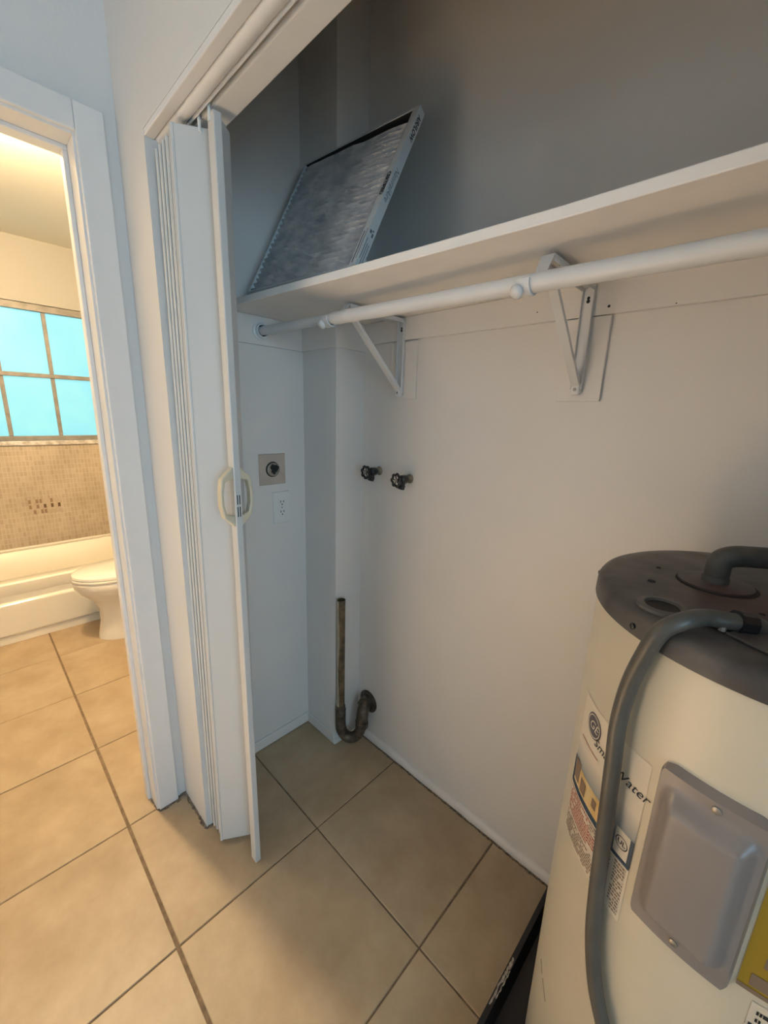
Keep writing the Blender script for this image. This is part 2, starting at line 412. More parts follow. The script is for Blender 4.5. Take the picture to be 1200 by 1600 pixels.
# stop strip
B().box(XB+.02, XB+.055, DY1-.011, DY1, 0, DZ-.011).box(XB+.02, XB+.055, DY0, DY1, DZ-.011, DZ).box(XB+.02, XB+.055, DY0, DY0+.011, 0, DZ-.011).build('door_stop', 'trim', jamb, bevel=.002)
cas = struct(B().box(XH, XH+.015, DY1+.006, .158, 0.003, DZ+.07).build('trim_4', 'trim', bevel=.003), 'white casing board beside the bathroom doorway')
struct(B().box(XH, XH+.015, DY0-.07, DY1+.006, DZ+.006, DZ+.07).build('trim_5', 'trim', bevel=.003), 'white head casing above the bathroom doorway')
struct(B().box(XH, XH+.015, DY0-.075, DY0-.006, 0.003, DZ+.006).build('trim_6', 'trim', bevel=.003))
# grime where casing and wall meet the floor
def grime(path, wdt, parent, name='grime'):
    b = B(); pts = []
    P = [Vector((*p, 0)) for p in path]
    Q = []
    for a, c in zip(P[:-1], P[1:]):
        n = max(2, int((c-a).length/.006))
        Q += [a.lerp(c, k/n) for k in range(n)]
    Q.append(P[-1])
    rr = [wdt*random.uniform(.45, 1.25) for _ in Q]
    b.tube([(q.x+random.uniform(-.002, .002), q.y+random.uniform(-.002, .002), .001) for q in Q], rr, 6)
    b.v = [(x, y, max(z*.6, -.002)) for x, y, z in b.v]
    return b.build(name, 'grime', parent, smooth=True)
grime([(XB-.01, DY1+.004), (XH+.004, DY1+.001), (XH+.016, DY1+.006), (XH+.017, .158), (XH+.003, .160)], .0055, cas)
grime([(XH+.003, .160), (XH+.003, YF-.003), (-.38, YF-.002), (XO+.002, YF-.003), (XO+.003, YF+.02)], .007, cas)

# ---- closet skirting, shelf cleats and backing boards
struct(B().box(XL, XL+.008, YI, .735, .002, .05).build('baseboard_left', 'closet', bevel=.003), 'low white skirting along the closet left wall')
struct(B().box(XL+.008, -.243, .727, .735, .002, .05).box(-.243, -.236, .727, YB, .002, .022).build('baseboard_chase', 'closet', bevel=.003), 'low white skirting around the pipe chase')
prof = [(YB, .004), (YB-.014, .004), (YB-.014, .016), (YB-.011, .026), (YB-.004, .032), (YB, .033)]
b = B(); n = 40; rings = []
for i in range(n+1):
    x = -.236+(1.60+.236)*i/n; dz = random.uniform(-.0016, .0016)
    rings.append([(x, y+random.uniform(-.0006, .0006), z+dz) for y, z in prof])
struct(b.loft(rings).build('baseboard_back', 'closet', smooth=True), 'uneven white quarter-round skirting along the closet back wall')
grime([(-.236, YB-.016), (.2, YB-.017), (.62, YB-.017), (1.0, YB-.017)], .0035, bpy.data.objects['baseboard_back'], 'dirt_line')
SHZ = 1.731; SHB = 1.711
struct(B().box(XL, XL+.010, YI+.10, .735, 1.62, SHB).build('trim_7', 'closet', bevel=.0015), 'white shelf cleat on the closet left wall')
struct(B().box(XL+.010, -.243, .725, .735, 1.62, SHB).box(-.243, -.233, .725, YB, 1.62, SHB).build('trim_8', 'closet', bevel=.0015), 'white shelf cleat wrapping the pipe chase')
t9 = struct(B().hexa([(-.233, YB-.012, 1.642), (1.60, YB-.012, 1.634), (1.60, YB, 1.634), (-.233, YB, 1.642)],
                     [(-.233, YB-.012, SHB), (1.60, YB-.012, SHB), (1.60, YB, SHB), (-.233, YB, SHB)]).build('trim_9', 'closet', bevel=.0015), 'long white shelf cleat on the closet back wall')
for (x, z, r) in ((.572, 1.655, .0032), (.405, 1.665, .0016), (.70, 1.642, .0014)):
    B().lathe([(r, 0), (r*.9, .0006)], (x, YB-.0118, z), (0, -1, 0), 10).build('nail_hole', 'black', t9)
for k, (x0, x1, z0) in enumerate(((-.10, .012, 1.455), (.478, .580, 1.448))):
    struct(B().box(x0, x1, YB-.010, YB, z0, 1.637).build('trim_%d' % (10+k), 'closet', bevel=.0015),
           ['white backing board behind the shelf bracket nearer the pipe chase', 'white backing board behind the shelf bracket nearer the water heater'][k])

# ---- bathroom shell
WY0, WY1, WZ0, WZ1 = -0.50, 0.59, 1.146, 2.055
b = B(); x0, x1 = XW-.12, XW
b.box(x0, x1, YL-.1, YT+.1, 0, WZ0-.03); b.box(x0, x1, YL-.1, YT+.1, WZ1, ZCB); b.box(x0, x1, YL-.1, WY0, WZ0-.03, WZ1); b.box(x0, x1, WY1, YT+.1, WZ0-.03, WZ1)
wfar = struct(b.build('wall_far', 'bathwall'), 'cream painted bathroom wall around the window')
mz = B().box(XW, XW+.008, YL, YT, .375, WZ0-.03).build('mosaic_tiling', 'mosaic', wfar); mz['label'] = 'beige stone mosaic tiling below the window'
# dark accent tiles let into the mosaic
accent = {0: 'mmdmmmmmm', 1: 'dmdlDlDlD', 2: 'lmlddmllm'}
for row, s in accent.items():
    for k, ch in enumerate(s):
        y = .068+k*.0205; z = .715-row*.038
        o = B().box(XW+.008, XW+.0105, y-.0075, y+.0075, z-.0145, z+.0145).build('accent_tile', {'d': 'acc2', 'D': 'acc1', 'm': 'acc2' if (k+row) % 3 == 0 else 'acc3', 'l': 'acc3'}[ch], wfar, bevel=.001)
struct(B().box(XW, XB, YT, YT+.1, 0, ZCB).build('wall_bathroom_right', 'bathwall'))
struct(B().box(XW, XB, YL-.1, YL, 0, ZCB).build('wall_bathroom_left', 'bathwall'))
# window: metal frame, mullions, panes, marble sill
xg = XW-.045
b = B()
b.box(xg-.02, xg+.03, WY0, WY1, WZ1-.045, WZ1); b.box(xg-.02, xg+.03, WY0, WY1, WZ0, WZ0+.032)
b.box(xg-.02, xg+.03, WY0, WY0+.03, WZ0+.032, WZ1-.045); b.box(xg-.02, xg+.03, WY1-.03, WY1, WZ0+.032, WZ1-.045)
win = struct(b.build('window_1', 'wframe', bevel=.003), 'metal framed bathroom window with frosted blue panes')
zb = 1.592
B().box(xg-.012, xg+.022, WY0+.03, WY1-.03, zb-.014, zb+.014).build('transom_bar', 'wframe', win, bevel=.003)
ys = [WY0+.03, -.232, .040, .313, WY1-.03]
for z0, z1 in ((WZ0+.032, zb-.014), (zb+.014, WZ1-.045)):
    for y in ys[1:-1]:
        B().box(xg-.010, xg+.012, y-.0115, y+.0115, z0, z1).build('mullion', 'wframe', win, bevel=.002)
    for i in range(4):
        a = ys[i]+(.0115 if i else 0); c = ys[i+1]-(.0115 if i < 3 else 0)
        B().box(xg-.004, xg+.001, a, c, z0, z1).build('pane', 'pane', win)
B().box(xg+.03, XW+.022, WY0-.03, WY1+.03, WZ0-.03, WZ0).build('sill', 'marble', win, bevel=.004)['label'] = 'white marble window sill with grey veins'

# ================================================================== BATHROOM THINGS
# bathtub
TX0, TX1, TY0, TY1 = XW+.009, -2.15, YL+.002, YT-.002
tub = thing('bathtub', ((TX0+TX1)/2, .07, 0), 'cream built-in bathtub under the frosted bathroom window', 'bathtub')
def rrect(x0, x1, y0, y1, r, z, n=6):
    P = []
    for cx, cy, a0 in ((x1-r, y1-r, 0), (x0+r, y1-r, 90), (x0+r, y0+r, 180), (x1-r, y0+r, 270)):
        for k in range(n+1):
            a = R(a0+90*k/n); P.append((cx+r*math.cos(a), cy+r*math.sin(a), z))
    return P
rings = [rrect(TX0, TX1-.012, TY0, TY1, .004, .30), rrect(TX0, TX1, TY0, TY1, .006, .345), rrect(TX0, TX1, TY0, TY1, .006, .372), rrect(TX0, TX1-.010, TY0, TY1, .01, .382),
         rrect(TX0+.045, TX1-.085, TY0+.07, TY1-.07, .10, .382), rrect(TX0+.055, TX1-.10, TY0+.085, TY1-.085, .10, .372),
         rrect(TX0+.10, TX1-.15, TY0+.16, TY1-.20, .10, .14), rrect(TX0+.15, TX1-.20, TY0+.22, TY1-.27, .09, .10)]
B().loft(rings, cap0=False).build('basin', 'tub', tub, smooth=True)
B().box(TX0, TX0+.02, TY0, TY1, .382, .398).build('back_lip', 'tub', tub, bevel=.005)
# apron: upper face, ledge and lower panel
prof = [(-2.162, .31), (-2.166, .262), (-2.152, .252), (-2.150, .244), (-2.156, .062), (-2.163, .052), (-2.175, .05), (-2.175, .31)]
B().prism(prof, TY0, TY1, 'y').build('apron', 'tub', tub, bevel=.003)
B().box(-2.185, -2.168, TY0, TY1, 0.001, .06).build('toe_strip', 'tub', tub)

# toilet, facing -y
tx, ty = -1.90, 0.36
toi = thing('toilet', (tx, ty, 0), 'white porcelain toilet with closed lid in front of the bathtub', 'toilet')
def ell(cy, a, bfront, bback, z, n=40, cx=tx):
    P = []
    for k in range(n):
        t = 2*math.pi*k/n; s, c = math.sin(t), math.cos(t)
        P.append((cx+a*c, cy+(bback if s > 0 else bfront)*s, z))
    return P
B().loft([ell(.40, .118, .190, .20, .001), ell(.40, .116, .188, .20, .03), ell(.40, .102, .170, .18, .12), ell(.40, .100, .170, .18, .20), ell(.39, .120, .19, .18, .255),
          ell(.385, .160, .235, .18, .31), ell(.38, .178, .255, .18, .35), ell(.38, .182, .262, .18, .385), ell(.38, .176, .255, .17, .395)]).build('bowl', 'porcelain', toi, smooth=True)
B().loft([ell(.38, .180, .258, .17, .397), ell(.38, .186, .264, .17, .402), ell(.38, .186, .264, .17, .410), ell(.38, .180, .258, .17, .414)]).build('seat', 'porcelain', toi, smooth=True)
B().loft([ell(.38, .180, .256, .17, .4155), ell(.38, .184, .262, .17, .420), ell(.38, .182, .259, .17, .432), ell(.38, .165, .235, .16, .440), ell(.38, .05, .10, .08, .444)]).build('seat_lid', 'porcelain', toi, smooth=True)
B().loft([rrect(tx-.17, tx+.17, .56, .72, .03, .36), rrect(tx-.19, tx+.19, .56, .74, .03, .42), rrect(tx-.21, tx+.21, .55, .75, .03, .72)]).build('tank', 'porcelain', toi, smooth=True)
B().loft([rrect(tx-.22, tx+.22, .54, .76, .03, .722), rrect(tx-.22, tx+.22, .54, .76, .03, .75), rrect(tx-.20, tx+.20, .56, .74, .03, .76)]).build('tank_lid', 'porcelain', toi, smooth=True)
B().tube([(tx+.15, .548, .66), (tx+.15, .53, .66), (tx+.09, .525, .655)], .008, 8).build('flush_lever', 'galv', toi, smooth=True)
B().lathe([(.012, 0), (.012, .012), (.006, .018)], (tx+.11, .42, .012), (0, 0, 1), 12).build('bolt_cap', 'porcelain', toi, smooth=True)

# bathroom ceiling lamp
LX, LY = -1.18, -0.026
lamp = thing('ceiling_lamp', (LX, LY, ZCB), 'round opal glass ceiling lamp lighting the bathroom', 'lamp')
B().lathe([(.09, 0), (.09, -.02), (.06, -.03)], (LX, LY, ZCB), (0, 0, 1), 32).build('base', 'whitep', lamp, smooth=True)
B().lathe([(.035, -.03)]+[(.052*math.sin(R(a)), -.075+.052*math.cos(R(a))) for a in range(40, 180, 10)]+[(.002, -.127)], (LX, LY, ZCB), (0, 0, 1), 32).build('glass_shade', 'lamp', lamp, smooth=True)

# ================================================================== CLOSET: ACCORDION DOOR
track = thing('door_track', (.5, .235, ZH), 'white metal folding-door track fixed under the closet header', 'track')
prof = []
for k in range(9):
    a = R(180+180*k/8); prof.append((.2255+.0145*math.cos(a), ZH+.004+.0105*math.sin(a)))
prof = [(.211, ZH+.0115)]+prof+[(.240, ZH+.0115)]
B().prism(prof, XO+.001, XR-.001, 'x').build('rounded_rail', 'trim', track, smooth=True)
B().box(XO+.001, XR-.001, .2405, .2535, ZH+.008, ZH+.0115).build('slot', 'black', track)
B().box(XO+.001, XR-.001, .2402, .2422, ZH-.006, ZH+.008).build('lip', 'trim', track)
B().box(XO+.001, XR-.001, .2520, .2538, ZH-.004, ZH+.008).build('lip', 'trim', track)

door = thing('accordion_door', (-.12, .25, 0), 'white folding accordion door stacked open beside the closet jamb', 'folding door')
ZT0, ZT1 = .012, 1.985
lean = lambda z: (z-1.0)*.022
def slat(p, q, z0, z1, th=.005, name='panel', m='vinyl'):
    """a hinged panel between floor points p and q."""
    p, q = Vector((*p, 0)), Vector((*q, 0)); d = (q-p).normalized(); n = Vector((-d.y, d.x, 0))*th/2
    L = [p+n, q+n, q-n, p-n]
    b = B().hexa([(v.x+lean(z0), v.y, z0) for v in L], [(v.x+lean(z1), v.y, z1) for v in L])
    return b.build(name, m, door, bevel=.0012)
xs = [-.262, -.252, -.242, -.232, -.222, -.212, -.200, -.188]
f, bk = .206, .292
for i in range(len(xs)-1):
    yA, yB_ = (f, bk) if i % 2 == 0 else (bk, f)
    zz = ZT1 - .004*(len(xs)-i)
    slat((xs[i], yA+.004*(i % 3)), (xs[i+1]-.002, yB_), ZT0+.002*(len(xs)-i), zz)
# ribbed fold edges towards the hall
for i in range(5):
    x = -.258+.018*i
    b = B(); z0, z1 = ZT0+.003, ZT1-.0025*(5-i)
    b.tube([(x+lean(z0), f-.002+.0012*i, z0), (x+lean(z1), f-.002+.0012*i, z1)], .0042, 8)
    b.build('hinge_rib', 'vinyl', door, smooth=True)
slat((-.160, .203), (-.098, .300), ZT0, ZT1, .006)
b = B(); b.tube([(-.160+lean(ZT0), .203, ZT0), (-.160+lean(ZT1), .203, ZT1)], .005, 8).build('hinge_rib', 'vinyl', door, smooth=True)
slat((-.174, .285), (-.163, .205), ZT0, ZT1-.005, .005)
slat((-.098, .297), (-.066, .262), ZT0, ZT1, .005)
# leading post
post = B().box(-.068, -.039, .2475, .2655, .006, 1.992).build('lead_post', 'vinyl', door, bevel=.0025)
B().box(-.0392, -.0380, .2490, .2635, 1.130, 1.205).build('latch_plate', 'vinyl', post, bevel=.0005)
for (z0, z1) in ((1.172, 1.196), (1.140, 1.166)):
    for y in (.2530, .2590):
        B().box(-.0381, -.0376, y-.0012, y+.0012, z0, z1).build('latch_slot', 'black', post)
def handle(sgn, y0):
    # D shaped pull: angled ends, long grip, flat in section
    P = [(y0, 1.266), (y0+sgn*.029, 1.238), (y0+sgn*.034, 1.205), (y0+sgn*.034, 1.172), (y0+sgn*.028, 1.140), (y0, 1.112)]
    Q = [(y0, 1.236), (y0+sgn*.020, 1.230), (y0+sgn*.0255, 1.203), (y0+sgn*.0255, 1.174), (y0+sgn*.020, 1.148), (y0, 1.142)]
    b = B(); n = len(P); x0, x1 = -.064, -.043
    vs = [(x0, *p) for p in P]+[(x0, *q) for q in Q]+[(x1, *p) for p in P]+[(x1, *q) for q in Q]
    fs = []
    for i in range(n-1):
        fs += [(i, i+1, n+i+1, n+i), (2*n+i, 3*n+i, 3*n+i+1, 2*n+i+1), (i, 2*n+i, 2*n+i+1, i+1), (n+i, n+i+1, 3*n+i+1, 3*n+i)]
    fs += [(0, n, 3*n, 2*n), (n-1, 3*n-1, 4*n-1, 2*n-1)]
    b.add(vs, fs); o = b.build('handle', 'bone', post, bevel=.003); o['label'] = 'bone-coloured plastic pull handle'
handle(-1, .2478); handle(1, .2652)
for x in (-.055, -.105):
    B().tube([(x, .247, ZT1-.01), (x, .247, ZH+.004)], .0035, 8).build('hanger_pin', 'whitep', door, smooth=True)

# ================================================================== SHELF, ROD, BRACKETS
sh = B()
front = [(XL+.001, .430), (-.257, .444), (.107, .476), (.352, .494), (.590, .509), (.830, .514), (1.599, .530)]
back = [(1.599, YB-.001), (-.242, YB-.001), (-.242, .734), (XL+.001, .734)]
shelf = sh.prism([(x, y) for x, y in front]+back, SHB+.0005, SHZ, 'z').build('closet_shelf', 'shelf', bevel=.002)
tag(shelf, 'white painted wooden closet shelf running along the back wall', 'shelf')

RY = .558
def rodz(x): return 1.664-.030*(x+.44)/1.29
rod = thing('closet_rod', (XL, RY, rodz(XL)), 'white metal clothes rod hanging under the closet shelf', 'clothes rod')
B().tube([(XL+.012, RY, rodz(XL)), (.0, RY, rodz(0))], .0142, 24).build('inner_tube', 'trim', rod, smooth=True)
B().tube([(-.036, RY, rodz(-.036)), (1.598, RY, rodz(1.598))], .0165, 24).build('outer_tube', 'trim', rod, smooth=True)
cup = thing('rod_socket', (XL+.010, RY, rodz(XL)), 'round white rod socket on the shelf cleat by the accordion door', 'rod socket')
B().lathe([(.030, 0), (.030, .004), (.024, .007), (.0225, .016), (.0185, .016), (.0180, .002)], (XL+.010, RY, rodz(XL)), (1, 0, 0), 32, cap1=False).build('flange', 'trim', cup, smooth=True)
B().lathe([(.0182, .0015), (.0182, .0028)], (XL+.010, RY, rodz(XL)), (1, 0, 0), 24).build('socket_bottom', 'black', cup)

def bracket(x, label):
    YW = YB-.0125      # face of the cleat
    t = thing('shelf_bracket', (x, YW, 1.46), label, 'bracket', 'steel shelf brackets under the closet shelf')
    w2, yf, zt = .0135, .618, 1.704
    # wall leg: shallow channel with a keyhole
    b = B(); b.box(x-w2, x+w2, YW-.004, YW-.0005, 1.468, zt)
    b.box(x-w2, x-w2+.0018, YW-.012, YW-.004, 1.475, zt-.006); b.box(x+w2-.0018, x+w2, YW-.012, YW-.004, 1.475, zt-.006)
    leg = b.build('wall_leg', 'trim', t, bevel=.0006)
    for z, r in ((1.6775, .0036), (1.6705, .0042)):
        B().lathe([(r, 0), (r*.8, .0006)], (x, YW-.0042, z), (0, -1, 0), 12).build('keyhole', 'black', leg)
    # arm just below the shelf
    b = B(); b.box(x-w2, x+w2, yf, YW-.004, zt-.0035, zt)
    b.box(x-w2, x-w2+.0018, yf, YW-.012, zt-.013, zt-.0035); b.box(x+w2-.0018, x+w2, yf, YW-.012, zt-.013, zt-.0035)
    arm = b.build('shelf_arm', 'trim', t, bevel=.0006)
    B().lathe([(.0055, 0), (.004, .0008)], (x+.004, yf+.055, zt-.0036), (0, 0, -1), 12).build('screw_hole', 'black', arm)
    # diagonal brace, a shallow channel opening upwards
    p0, p1 = Vector((0, yf+.014, zt-.030)), Vector((0, YW-.012, 1.482))
    d = (p1-p0).normalized(); n = Vector((0, -d.z, d.y))
    if n.y > 0: n = -n
    def bar(xa, xb, off, th_):
        L = []
        for p in (p0, p1):
            a, c = p+n*off, p+n*(off+th_)
            L.append([(xa, a.y, a.z), (xb, a.y, a.z), (xb, c.y, c.z), (xa, c.y, c.z)])
        return L
    b = B()
    b.hexa(*bar(x-.0095, x+.0095, 0, .002)); b.hexa(*bar(x-.0095, x-.0078, -.008, .008)); b.hexa(*bar(x+.0078, x+.0095, -.008, .008))
    b.build('brace', 'trim', t, bevel=.0005)
    # front drop plate that carries the rod hook
    zc = rodz(x); r0, r1 = .0172, .0208
    b = B(); b.hexa([(x-w2, yf-.003, zt), (x+w2, yf-.003, zt), (x+w2, yf, zt), (x-w2, yf, zt)],
                    [(x-w2, RY+.0185, zc-.004), (x+w2-.006, RY+.0185, zc-.004), (x+w2-.006, RY+.0215, zc-.004), (x-w2, RY+.0215, zc-.004)])
    b.build('front_plate', 'trim', t, bevel=.0006)
    k = 16; prof = []
    for rr, rng in ((r1, range(k+1)), (r0, range(k, -1, -1))):
        for i in rng:
            a = R(165+205*i/k); prof.append((RY+rr*math.cos(a), zc+rr*math.sin(a)))
    B().prism(prof, x-w2-.006, x+w2-.008, 'x').build('rod_hook', 'trim', t, smooth=True)
    B().lathe([(.0125, 0), (.0130, .004), (.010, .009), (.005, .0115)], (x-w2-.0035, RY-.0160, zc-.0134), (-.25, -.77, -.64), 18).build('hook_tip', 'trim', t, smooth=True)
    # rivet foot
    B().box(x-.0115, x+.0115, YW-.015, YW-.0005, 1.462, 1.490).build('foot', 'trim', t, bevel=.005)
    B().lathe([(.004, 0), (.003, .001)], (x, YW-.0152, 1.475), (0, -1, 0), 12).build('rivet', 'screw', t)
    return t
bracket(-.050, 'white steel shelf bracket nearer the pipe chase')
bracket(.527, 'white steel shelf bracket nearer the water heater')

# ================================================================== AIR FILTER ON THE SHELF
TR = Vector((.0972, .7263, 2.1646)); TL = Vector((-.3466, .6906, 2.1723))
U = (TR-TL).normalized(); FW = (TR-TL).length
N0 = Vector((U.y, -U.x, 0)).normalized()
th = R(28.0)
D = (N0*math.sin(th)-Vector((0, 0, 1))*math.cos(th)); D = (D-U*D.dot(U)).normalized()
NN = U.cross(D).normalized()
if NN.y > 0: NN = -NN          # front normal, towards the hall
FH = (TR.z-SHZ-.012)/-D.z
FT = .024
base = TL+D*FH
fil = thing('air_filter', tuple(base+U*FW/2), 'grey dirty pleated air filter leaning on the closet shelf', 'air filter')
def FP(u, v, n): return TL+U*u+D*v+NN*n        # n = 0 at the front face
def fbox(b, u0, u1, v0, v1, n0, n1):
    return b.hexa([FP(u0, v0, n0), FP(u1, v0, n0), FP(u1, v1, n0), FP(u0, v1, n0)], [FP(u0, v0, n1), FP(u1, v0, n1), FP(u1, v1, n1), FP(u0, v1, n1)])
fl = .020
fr = B()
for (u0, u1, v0, v1) in ((0, .002, 0, FH), (FW-.002, FW, 0, FH), (.002, FW-.002, 0, .002), (.002, FW-.002, FH-.002, FH)):
    fbox(fr, u0, u1, v0, v1, -FT, 0)
fbox(fr, .002, .006, .002, FH-.002, -.0015, 0)
fbox(fr, FW-fl, FW-.002, .002, FH-.002, -.0015, 0)
fbox(fr, .006, FW-fl, .002, .006, -.0015, 0)
fbox(fr, .002, .02, .002, FH-.002, -FT, -FT+.0015); fbox(fr, FW-fl, FW-.002, .002, FH-.002, -FT, -FT+.0015)
frame = fr.build('frame', 'card', fil); frame['label'] = 'white cardboard frame with printed lettering'
npl = 26; pts = []; nu = 13
rows = 2*npl+1
for j in range(rows):
    for i in range(nu):
        fu = i/(nu-1); u = .003+(FW-.006)*fu
        top = .008+.026*fu**1.6            # the media sags away from the top rail
        v = top+(FH-.004-top)*j/(rows-1)+random.uniform(-.0016, .0016)
        n = (-.0035 if j % 2 else -.0160)+random.uniform(-.0022, .0022)
        pts.append(FP(u, v, n))
B().grid(pts, nu, rows).build('pleated_media', 'media', fil, smooth=False, fix=False)
b = B(); fbox(b, .002, FW-.002, .002, FH-.002, -.0232, -.0222); fbox(b, .003, FW-.003, .0022, .0030, -.022, -.003); b.build('backing', 'black', fil)  # black sheet and top strip stand in for shade in the gap
# printing: side face (u = FW) and front flange
def side(x, y, v0):      # text runs down the side, letters upright towards +n
    return FP(FW+.0004, v0+x, -FT/2-y)
text('side_lettering', 'NaturalAire', .020, lambda x, y: side(x, y, .235), 'inkgrey', frame, shear=.25)
text('side_lettering', 'AIRFLOW', .017, lambda x, y: side(x, y, .060), 'ink', frame, bold=.0006)
text('flange_lettering', 'CERTIFIED', .015, lambda x, y: FP(FW-.011+y, .238+x, .0006), 'ink', frame, bold=.0008)
b = B()
for k in range(3):
    fbox(b, FW+.0002, FW+.0006, .395+.012*(k > 0), FH-.004-.02*(k == 0), -.006-.006*k, -.0045-.006*k)
fbox(b, FW+.0002, FW+.0006, .372, .380, -.010, -.004); fbox(b, FW+.0002, FW+.0006, .376, .386, -.018, -.013); fbox(b, FW+.0002, FW+.0006, .368, .372, -.016, -.012)
b.build('small_print', 'inkgrey', frame)
b = B(); fbox(b, FW-.015, FW-.012, .378, FH-.01, .0002, .0005); fbox(b, FW-.0065, FW-.005, .372, FH-.02, .0002, .0005)
b.build('small_print', 'inkgrey', frame)

# ================================================================== LEFT WALL FITTINGS
pl = thing('dryer_outlet_plate', (XL, .59, 1.19), 'tan square metal plate with a round black opening on the closet left wall', 'outlet plate')
ring = []
b = B(); n = 32; hy, hz, hr = .590, 1.190, .029
sq = []; ci = []
for k in range(n):
    a = 2*math.pi*k/n; c, s = math.cos(a), math.sin(a); m_ = max(abs(c), abs(s)); sq.append((.055*c/m_, .058*s/m_)); ci.append((hr*c, hr*s))
L0 = [(XL+.0002, hy+p[0], hz+p[1]) for p in sq]; L1 = [(XL+.004, hy+p[0]*.97, hz+p[1]*.97) for p in sq]
L2 = [(XL+.004, hy+p[0], hz+p[1]) for p in ci]; L3 = [(XL+.0005, hy+p[0], hz+p[1]) for p in ci]
b.loft([L0, L1, L2, L3], False, False).build('cover_plate', 'plate', pl)
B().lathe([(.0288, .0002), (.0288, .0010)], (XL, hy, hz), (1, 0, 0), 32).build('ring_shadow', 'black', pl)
B().lathe([(.0255, .0006), (.0255, .0045), (.023, .0055)], (XL, hy+.003, hz-.001), (1, 0, 0), 32).build('receptacle', 'screw', pl, smooth=True)
blob = []
for k in range(28):
    a = 2*math.pi*k/28; r = .0165+.003*math.sin(3*a+.6)+.0015*math.sin(7*a)
    blob.append((hy+.006+r*math.cos(a), hz+.002+r*1.05*math.sin(a)))
B().prism(blob, XL+.0052, XL+.0062, 'x').build('opening', 'black', pl)

ou = thing('wall_outlet', (XL, .6235, 1.04), 'white duplex power outlet on the closet left wall', 'outlet')
oy, oz = .6235, 1.040
B().loft([rrect(oz-.062, oz+.062, oy-.037, oy+.037, .004, XL+.0003), rrect(oz-.062, oz+.062, oy-.037, oy+.037, .004, XL+.003), rrect(oz-.059, oz+.059, oy-.034, oy+.034, .004, XL+.006)])
def yzring(y0, y1, z0, z1, r, x): return [(x, p[0], p[1]) for p in rrect(y0, y1, z0, z1, r, 0)]
cp = B().loft([yzring(oy-.037, oy+.037, oz-.063, oz+.063, .004, XL+.0003), yzring(oy-.037, oy+.037, oz-.063, oz+.063, .004, XL+.003), yzring(oy-.034, oy+.034, oz-.060, oz+.060, .004, XL+.006)]).build('cover_plate', 'whitep', ou, smooth=True)
for dz in (.0195, -.0195):
    so = B().loft([yzring(oy-.016, oy+.016, oz+dz-.014, oz+dz+.014, .010, XL+.006), yzring(oy-.016, oy+.016, oz+dz-.014, oz+dz+.014, .010, XL+.0075)]).build('socket', 'whitep', ou, smooth=True)
    for dy, h in ((-.0065, .0085), (.0065, .007)):
        B().box(XL+.0074, XL+.0079, oy+dy-.0014, oy+dy+.0014, oz+dz+.004-h/2, oz+dz+.004+h/2).build('slot', 'black', so)
    B().lathe([(.0027, 0), (.0027, .0005)], (XL+.0074, oy, oz+dz-.0075), (1, 0, 0), 10).build('slot', 'black', so)
B().lathe([(.003, 0), (.002, .0012)], (XL+.006, oy, oz), (1, 0, 0), 10).build('plate_screw', 'screw', ou)

# ================================================================== WASHER VALVES
def valve(x, z, label, roll):
    t = thing('washer_valve', (x, YB, z), label, 'valve', 'washer valves on the closet back wall')
    W = Vector((x, YB, z))
    ax = Vector((0, -1, 0))
    B().lathe([(.0165, .0005), (.0165, .003), (.013, .008), (.012, .010)], W, ax, 24).build('wall_flange', 'galv', t, smooth=True)
    B().lathe([(.0105, .006), (.0105, .022)], W, ax, 6).build('hex_nut', 'galv', t)
    b = B(); b.lathe([(.012, .018), (.0155, .025), (.0155, .045), (.011, .050)], W, ax, 20)
    b.build('body', 'blackp', t, smooth=True)
    c = W+ax*.034
    od = Vector((.10, -.45, -.85)).normalized()
    B().lathe([(.0105, .004), (.0105, .020), (.0130, .021), (.0130, .034), (.010, .034), (.009, .028)], c, od, 20).build('hose_outlet', 'blackp', t, smooth=True)
    B().lathe([(.0085, 0), (.0085, .010), (.0055, .012), (.0055, .026)], W+ax*.046, ax, 12).build('bonnet_stem', 'blackp', t, smooth=True)
    hc = W+ax*.070
    wh = B(); A = ax; e1 = Vector((1, 0, 0)); e2 = Vector((0, 0, 1)); P = []
    for k in range(48):
        a = 2*math.pi*k/48+roll; r = .0200+.0026*math.cos(7*(a-roll)); P.append(hc+(e1*math.cos(a)+e2*math.sin(a))*r)
    P.append(P[0]); wh.tube(P, .0042, 8, cap=False)
    hw = wh.build('handwheel', 'blackp', t, smooth=True)
    for k in range(5):
        a = 2*math.pi*k/5+roll; d = e1*math.cos(a)+e2*math.sin(a)
        B().tube([hc+d*.003, hc+d*.0185], .0022, 6).build('spoke', 'blackp', hw, smooth=True)
    B().lathe([(.0055, -.004), (.0055, .003), (.003, .004)], hc, ax, 12).build('hub', 'screw', hw, smooth=True)
valve(-.150, 1.197, 'black handwheel washer valve on the back wall nearer the pipe chase', .2)
valve(.000, 1.187, 'black handwheel washer valve on the back wall nearer the water heater', .5)

